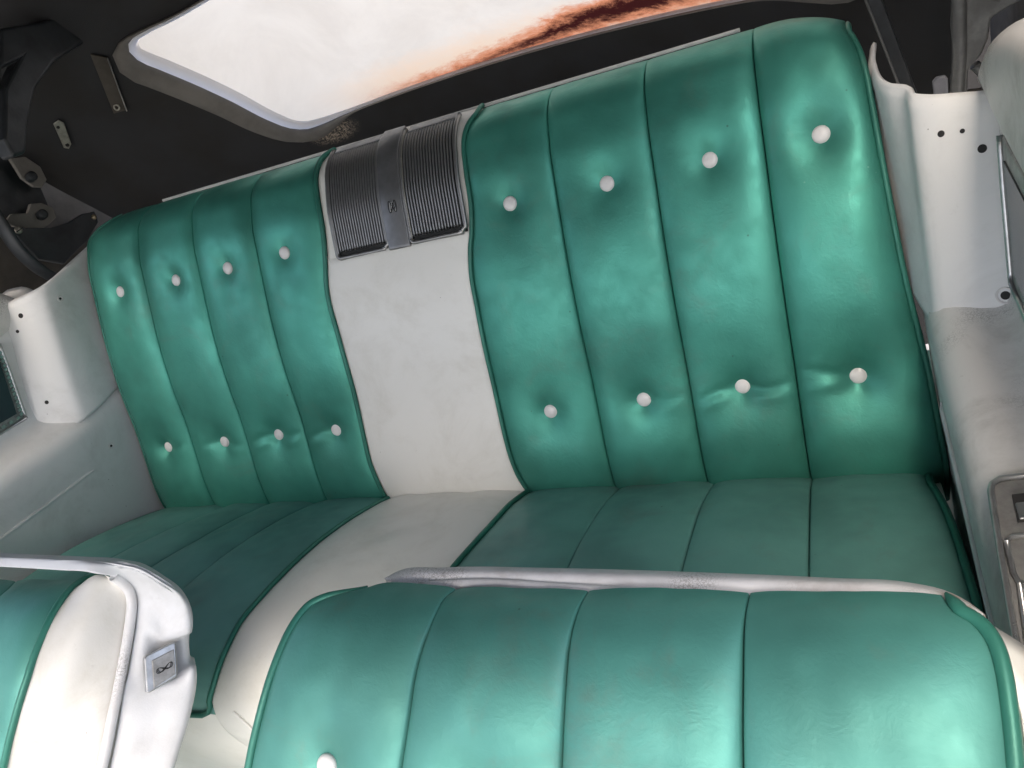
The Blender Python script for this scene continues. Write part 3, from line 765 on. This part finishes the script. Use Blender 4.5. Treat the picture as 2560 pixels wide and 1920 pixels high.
# switch plate in the right armrest
zs = .676
pl = [P(a, b, z=zs) for a, b in [(2146, 1040), (2158, 1030), (2215, 1022), (2300, 1020), (2330, 1400), (2260, 1560), (2225, 1560), (2195, 1400), (2160, 1200), (2142, 1080), (2138, 1052)]]
V, F = prism(pl, Vector((0, 0, -.022)))
sp = obj('switch_plate', V, F, PEWTER, qR, sm=False, bevel=.002); tag(sp, 'grey cast metal plate let into the armrest')
pw = [P(a, b, z=zs + .0022) for a, b in [(2186, 1068), (2240, 1062), (2252, 1120), (2199, 1125)]]
V, F = prism(pw, Vector((0, 0, -.004))); obj('switch', V, F, HOLE, sp, sm=False)
pw = [P(a, b, z=zs + .004) for a, b in [(2193, 1085), (2240, 1080), (2248, 1116), (2203, 1120)]]
V, F = prism(pw, Vector((0, 0, -.006))); obj('switch', V, F, CHROME, sp, sm=False, bevel=.001)
for ring in ([(2175, 1170), (2185, 1160), (2300, 1150), (2320, 1300), (2250, 1310), (2204, 1262), (2190, 1240), (2178, 1190)], [(2203, 1262), (2260, 1256), (2300, 1420), (2235, 1500), (2222, 1400)]):
    pr = [P(a, b, z=zs + .0015) for a, b in ring]; pr.append(pr[0])
    V, F = tube(pr, .0020, 8); obj('ashtray_rim', V, F, CHROME, sp)
pl2 = [P(a, b, z=zs + .002) for a, b in [(2143, 1045), (2160, 1034), (2240, 1024), (2300, 1022)]]
V, F = tube(list(reversed(pl2)) + [P(a, b, z=zs + .002) for a, b in [(2140, 1060), (2146, 1100), (2163, 1205), (2197, 1400), (2227, 1560)]], .0024, 8); obj('plate_edge', V, F, CHROME, sp)

# ================================================================== FOLDING TOP
top = thing('convertible_top', (0, .3, .7), 'black cloth folding top with a yellowed plastic rear window', 'car top')
def cy(x, z): return .47 - (z - .866) * .60 - .45 * x * x
def hitc(px, py, off=0.0):
    d = ray(px, py).normalized(); lo = None; k = .3; prev = None
    while k < 3:
        p = CAM + d * k; v = p.y - (cy(p.x, p.z) - off)
        if prev is not None and prev < 0 <= v:
            a, b = k - .01, k
            for _ in range(30):
                mm = (a + b) / 2; p = CAM + d * mm
                if p.y - (cy(p.x, p.z) - off) < 0: a = mm
                else: b = mm
            return CAM + d * a
        prev = v; k += .01
    return CAM + d * 1.5
# window outline from its visible left half, mirrored for the unseen right half
wl = [hitc(*p) for p in [(1500, -8), (1240, 78), (1000, 150), (840, 205), (740, 243), (690, 262), (660, 270), (632, 268), (590, 252), (510, 210), (430, 172), (350, 138), (308, 120), (290, 104), (292, 88), (312, 74), (380, 40), (450, 0), (540, -50)]]
XC = .13
left = [Vector((p.x, p.z)) for p in wl if p.x < XC - .03]
zb_, zt_ = left[0].y, left[-1].y
half = [Vector((XC, zb_))] + left + [Vector((XC, zt_ + .004))]
outline = cr(half, 110)
outline = outline + [Vector((2 * XC - p.x, p.y)) for p in reversed(outline[1:-1])]
nO = len(outline); cen = Vector((XC, (zb_ + zt_) / 2))
def wmod(p):
    # the flange and welt stand proud down the lower sides and fade into the flat lower and upper seams
    return smooth(.36, .55, abs(p.x - XC)) * smooth(zt_ - .004, zt_ - .05, p.y)
def ringpts(scale_or_off, off, mod=0.0):
    out = []
    for i, p in enumerate(outline):
        a, b = outline[i - 1], outline[(i + 1) % nO]; t = (b - a).normalized(); n_ = Vector((t.y, -t.x))
        if n_.dot(p - cen) < 0: n_ = -n_
        q = p + n_ * (scale_or_off * lerp(1, wmod(p), mod))
        out.append(Vector((q.x, cy(q.x, q.y) - off, q.y)))
    return out
def ringmesh(name, rings, mat, parent, **kw):
    V = [p for r_ in rings for p in r_]; return obj(name, V, gridfaces(len(rings), nO, True), mat, parent, **kw)
# translucent pane
mW, nt, b = nodes('yellowed_window_plastic')
nt.nodes.remove(b); out = nt.nodes['Material Output']; co = coords(nt)
sep = nt.nodes.new('ShaderNodeSeparateXYZ'); nt.links.new(co, sep.inputs[0])
cl = noise_out(nt, co, 6, 6, .66, .5)
cc = mixc(nt, ramp(nt, cl, .3, .75), (.84, .765, .645), (.73, .655, .545))
zrel = mth(nt, 'SUBTRACT', sep.outputs['Z'], zb_)
stx = nt.nodes.new('ShaderNodeMapping'); stx.inputs['Scale'].default_value = (.45, 1, 1); nt.links.new(co, stx.inputs[0])
nz = noise_out(nt, stx.outputs[0], 26, 9, .78, .3)
zz = mth(nt, 'ADD', zrel, mth(nt, 'MULTIPLY', mth(nt, 'SUBTRACT', nz, .5), .075))
yel = mth(nt, 'MULTIPLY', ramp(nt, zz, .015, .085, 1, 0), ramp(nt, sep.outputs['X'], -.36, -.10))
cc = mixc(nt, yel, cc, (.88, .66, .46))
wid = ramp(nt, sep.outputs['X'], -.20, .34, .0, .020)
core = mth(nt, 'SUBTRACT', zz, mth(nt, 'ADD', mth(nt, 'MULTIPLY', ramp(nt, sep.outputs['X'], .0, .35), .030), .002))
burn = ramp(nt, mth(nt, 'SUBTRACT', mth(nt, 'ABSOLUTE', core), wid), -.014, .005, 1, 0)
burn = mth(nt, 'MULTIPLY', burn, ramp(nt, sep.outputs['X'], -.27, -.14))
cc = mixc(nt, mth(nt, 'MULTIPLY', ramp(nt, mth(nt, 'SUBTRACT', mth(nt, 'ABSOLUTE', core), wid), .0, .022, 1, 0), ramp(nt, sep.outputs['X'], -.27, -.05)), cc, (.72, .27, .13))
cc = mixc(nt, burn, cc, (.045, .010, .009))
tr = nt.nodes.new('ShaderNodeBsdfTranslucent'); df = nt.nodes.new('ShaderNodeBsdfDiffuse'); gl = nt.nodes.new('ShaderNodeBsdfGlossy'); gl.inputs['Roughness'].default_value = .25
nt.links.new(cc, tr.inputs[0]); nt.links.new(cc, df.inputs[0])
ms = nt.nodes.new('ShaderNodeMixShader'); ms.inputs[0].default_value = .06; nt.links.new(tr.outputs[0], ms.inputs[1]); nt.links.new(df.outputs[0], ms.inputs[2])
m2 = nt.nodes.new('ShaderNodeMixShader'); m2.inputs[0].default_value = .04; nt.links.new(ms.outputs[0], m2.inputs[1]); nt.links.new(gl.outputs[0], m2.inputs[2])
nt.links.new(m2.outputs[0], out.inputs[0])
rings = []
for k in range(9):
    s = 1 - k / 8 * .999; rr = []
    for p in outline:
        q = cen + (p - cen) * s; rr.append(Vector((q.x, cy(q.x, q.y) + .004, q.y)))
    rings.append(rr)
pane = ringmesh('rear_window', rings, mW, top); tag(pane, 'hazy yellowed plastic window with brown burnt streaks along its lower edge')
mR, nt2, b2 = nodes('white_window_welt'); b2.inputs['Base Color'].default_value = (.80, .80, .82, 1); b2.inputs['Roughness'].default_value = .35
trw = nt2.nodes.new('ShaderNodeBsdfTranslucent'); trw.inputs[0].default_value = (.78, .78, .82, 1)
mxw = nt2.nodes.new('ShaderNodeMixShader'); mxw.inputs[0].default_value = .6
nt2.links.new(b2.outputs[0], mxw.inputs[1]); nt2.links.new(trw.outputs[0], mxw.inputs[2]); nt2.links.new(mxw.outputs[0], nt2.nodes['Material Output'].inputs[0])
ringmesh('window_welt', [ringpts(-.010, -.004, .85), ringpts(-.007, .004, .85), ringpts(.004, .008, .7), ringpts(.010, .005, .7), ringpts(.012, -.002, .7)], mR, pane)
ringmesh('window_flange', [ringpts(.011, -.002, .7), ringpts(.016, .010, .85), ringpts(.032, .016, .9), ringpts(.048, .012, .9), ringpts(.056, .001, .9)], GREY_AND_LIT_CLOTH, top)  # lighter tone painted in for window light grazing the flange
# curtain cloth round the window
def outer(i, k):
    p = outline[i] - cen; p = p / max(p.length, 1e-6)
    bx, bz0, bz1 = .75, .62 - cen.y, 1.30 - cen.y
    s = 9
    if p.x > 1e-6: s = min(s, (bx - XC) / p.x)
    if p.x < -1e-6: s = min(s, (bx + XC) / -p.x)
    if p.y > 1e-6: s = min(s, bz1 / p.y)
    if p.y < -1e-6: s = min(s, bz0 / p.y)
    return cen + p * s
cr_rings = []
inn = ringpts(.050, 0, .9)
for k in range(14):
    u = k / 13; rr = []
    for i in range(nO):
        a = Vector((inn[i].x, inn[i].z)); q = a.lerp(outer(i, 0), u)
        rr.append(Vector((q.x, cy(q.x, q.y) - .004 * noise.noise(Vector((q.x * 6, q.y * 9, 3))) * (u > 0), q.y)))
    cr_rings.append(rr)
mC, ntc, bc = nodes('black_curtain_cloth'); coc = coords(ntc)
dp = hitc(722, 285)
vm = ntc.nodes.new('ShaderNodeVectorMath'); vm.operation = 'SUBTRACT'; ntc.links.new(coc, vm.inputs[0]); vm.inputs[1].default_value = dp
vm2 = ntc.nodes.new('ShaderNodeVectorMath'); vm2.operation = 'MULTIPLY'; ntc.links.new(vm.outputs[0], vm2.inputs[0]); vm2.inputs[1].default_value = (.8, .8, 1.5)
vl = ntc.nodes.new('ShaderNodeVectorMath'); vl.operation = 'LENGTH'; ntc.links.new(vm2.outputs[0], vl.inputs[0])
patch = ramp(ntc, vl.outputs['Value'], .012, .05, 1, 0)
dust = ramp(ntc, noise_out(ntc, coc, 220, 5, .8), .42, .66)
base_c = mixc(ntc, ramp(ntc, noise_out(ntc, coc, 8, 4), .35, .7), (.028, .029, .032), (.021, .020, .019))
ntc.links.new(mixc(ntc, mth(ntc, 'MULTIPLY', patch, dust), base_c, (.75, .62, .48)), bc.inputs['Base Color'])
bc.inputs['Roughness'].default_value = .8; bump(ntc, bc, noise_out(ntc, coc, 700, 2), .3, .001)
ringmesh('rear_curtain', cr_rings, mC, top)
# roof cloth forward from the curtain head
rowsR = []
for (yy, zz_, xx) in ((None, 1.28, .80), (.06, 1.36, .78), (-.15, 1.40, .76), (-.55, 1.41, .74), (-.95, 1.40, .72), (-1.25, 1.37, .70)):
    row = []
    for i in range(9):
        x = lerp(-xx, xx, i / 8); z = zz_ - .12 * (x / xx) ** 4 * (0 if yy is None else 1)
        y = cy(x, zz_) - .002 if yy is None else yy
        row.append(Vector((x, y, z)))
    rowsR.append(row)
V, F = loft(rowsR, 40, 30); obj('roof_cloth', V, F, BLACK_CLOTH, top, solid=.004)
# side quarter cloths
for sx in (-1, 1):
    rws = []
    for y, zl_, zh in ((.36, .55, 1.30), (.10, .62, 1.30), (-.02, .78, 1.28), (-.12, .90, 1.27), (-.22, 1.06, 1.27), (-.30, 1.22, 1.27)):
        rws.append([Vector((sx * (.80 - .02 * u), y, lerp(zl_, zh, u))) for u in (0, .3, .6, 1)])
    V, F = loft(rws, 24, 12); obj('quarter_cloth', V, F, BROWN_CLOTH, top, solid=.003)
# dust smear patch, strap, grommet, zip pull on the curtain
def cplate(px, off, thick, mat, name, parent, bev=0.0, sm=False):
    pts = [hitc(a, b, off) for a, b in px]; n3 = (pts[1] - pts[0]).cross(pts[2] - pts[0]).normalized()
    if n3.y > 0: n3 = -n3
    V, F = prism(pts, -n3 * thick); return obj(name, V, F, mat, parent, sm=sm, bevel=bev)
XL = -.70
def xplate(px, x, thick, mat, name, parent, bev=.002, sm=False):
    pts = [P(a, b, x=x) for a, b in px]; V, F = prism(pts, Vector((-thick, 0, 0))); return obj(name, V, F, mat, parent, sm=sm, bevel=bev)
strap = cplate([(195, 118), (232, 125), (274, 238), (246, 246)], .008, .003, BROWN_CLOTH, 'strap', top, .001); tag(strap, 'narrow dark strap ending in a metal eyelet')
c = hitc(252, 232, .010)
V, F = tube([c + Vector((.0038 * math.cos(a), -.003 * math.cos(a) * 0 + .002 * math.cos(a), .0045 * math.sin(a))) for a in [i / 20 * 2 * math.pi for i in range(21)]], .0016, 8); obj('eyelet', V, F, PALE_METAL, strap)
V, F = tube([hitc(232, 125, .010), hitc(252, 180, .010), hitc(274, 240, .010)], .0010, 6); obj('strap_wire', V, F, PEWTER, strap)
zp = cplate([(115, 268), (126, 260), (138, 266), (154, 312), (149, 322), (138, 320)], .010, .0025, PALE_METAL, 'zip_pull', top, .0008); tag(zp, 'pale metal zip pull')
for (a, b, rr) in ((125, 275, .0026), (145, 313, .0032)):
    c = hitc(a, b, .0115); V, F = lathe([(rr, -.002), (rr, .0004), (.0002, .0005)], 16); obj('zip_hole', place(V, c, normal_quat((.5, -.8, .3))), F, HOLE, zp)

# ---- folding frame, left side
fl = thing('top_frame_linkage', (-.72, .05, .85), 'dark riveted top frame linkage above the left side trim', 'frame linkage', 'folding top frame')
rl = xplate([(0, 60), (90, 46), (170, 22), (205, -15), (345, -15), (262, 50), (190, 88), (120, 132), (78, 190), (62, 260), (58, 330), (30, 340), (8, 300), (10, 190), (40, 130), (0, 150)], -.50, .03, DARK_METAL, 'frame_rail', fl, .006)
plA = xplate([(20, 330), (58, 335), (100, 432), (108, 452), (100, 480), (60, 490), (0, 470), (-30, 420), (-30, 340)], -.74, .01, DARK_METAL, 'side_plate', fl, .002)
arm1 = xplate([(22, 342), (55, 338), (88, 360), (102, 388), (92, 404), (74, 404), (48, 384)], -.715, .008, GREY_AND_LIT_CLOTH, 'link_arm', fl, .002)
arm2 = xplate([(66, 440), (90, 438), (116, 448), (122, 470), (104, 488), (68, 505), (10, 480), (25, 462), (60, 460)], -.715, .008, GREY_AND_LIT_CLOTH, 'link_arm', fl, .002)
arm3 = xplate([(20, 490), (60, 492), (110, 492), (150, 480), (178, 462), (205, 456), (213, 480), (190, 520), (160, 548), (140, 570), (85, 560)], -.705, .010, DARK_METAL, 'bracket', fl, .002)
V, F = tube(cr([P(a, b, x=-.69) for a, b in [(-30, 430), (0, 480), (40, 540), (90, 585), (140, 610)]], 20), .016, 12, flat=.5, up=(1, 0, 0)); obj('curved_arm', V, F, DARK_METAL, fl)
for (a, b, rr, mt) in ((70, 380, .0085, DARK_METAL), (93, 462, .0085, DARK_METAL), (40, 497, .0065, PALE_METAL), (203, 469, .0050, BRASS)):
    c = P(a, b, x=-.703); V, F = lathe([(rr, -.012), (rr, .001), (rr * .9, .0025), (rr * .3, .0032)], 20)
    rv = obj('rivet', place(V, c, normal_quat((1, -.1, .2))), F, mt, fl)
    if mt is PALE_METAL:
        V, F = box(c.x + .002, c.x + .0042, c.y - .0075, c.y + .0075, c.z - .0008, c.z + .0008); obj('slot', V, F, HOLE, rv, sm=False)
# ---- folding frame, right side
frr = thing('top_frame_linkage', (.72, .05, .85), 'grey metal top frame bracket and bar above the right side trim', 'frame linkage', 'folding top frame')
def yplate(px, y, thick, mat, name, parent, bev=.002):
    pts = [P(a, b, y=y) for a, b in px]; V, F = prism(pts, Vector((0, thick, 0))); return obj(name, V, F, mat, parent, sm=False, bevel=bev)
o = yplate([(1860, -15), (1900, -15), (1988, 222), (1955, 226)], .16, .02, DARK_METAL, 'bar', frr, .002)
V, F = tube([P(1864, -15, y=.158), P(1958, 226, y=.158)], .0016, 6); obj('bar_edge', V, F, GREY_METAL, frr)
pts = [(2058, -15), (2105, -15), (2160, 0), (2180, -15), (2240, -15), (2180, 15), (2142, 40), (2135, 85), (2120, 120), (2092, 150), (2090, 205), (2055, 206), (2054, 172), (2062, 145), (2055, 60)]
yplate(pts, .10, .012, GREY_METAL, 'bracket', frr, .003)
V, F = tube(cr([P(a, b, y=.095) for a, b in [(2072, -20), (2072, 60), (2072, 130), (2070, 160), (2066, 210)]], 24), .0075, 10); obj('bracket_rib', V, F, GREY_METAL, frr)
yplate([(2014, 178), (2024, 168), (2042, 164), (2048, 172), (2050, 220), (2020, 224)], .05, .006, RUBBER, 'tab', frr, .002)
V, F = tube(cr([P(a, b, y=.14) for a, b in [(2105, 140), (2125, 160), (2132, 185), (2128, 215)]], 12), .006, 8); obj('link_arm', V, F, GREY_METAL, frr)
yplate([(2090, 205), (2130, 200), (2165, 212), (2165, 250), (2088, 250)], .13, .02, BROWN_CLOTH, 'padding', frr, .004)

# ================================================================== FLOOR AND DARK WELL
def struct(name, V, F, mat):
    return tag(obj(name, V, F, mat, None, sm=False), kind='structure')
V, F = box(-.80, .80, -1.6, .5, .02, .06); struct('floor', V, F, CARPET)
V, F = [Vector((x, y, -.32)) for x, y in ((-30, -30), (30, -30), (30, 30), (-30, 30))], [(0, 1, 2, 3)]
struct('bounce_ground', V, F, plain('bounce_ground_pale', (.36, .355, .34), .9, 0, .2, 3, .2, 60))  # unseen pale plane added outside the car to bounce daylight in
V, F = box(-.82, .82, .52, .54, .06, .86); struct('well_bulkhead', V, F, BLACK_CLOTH)
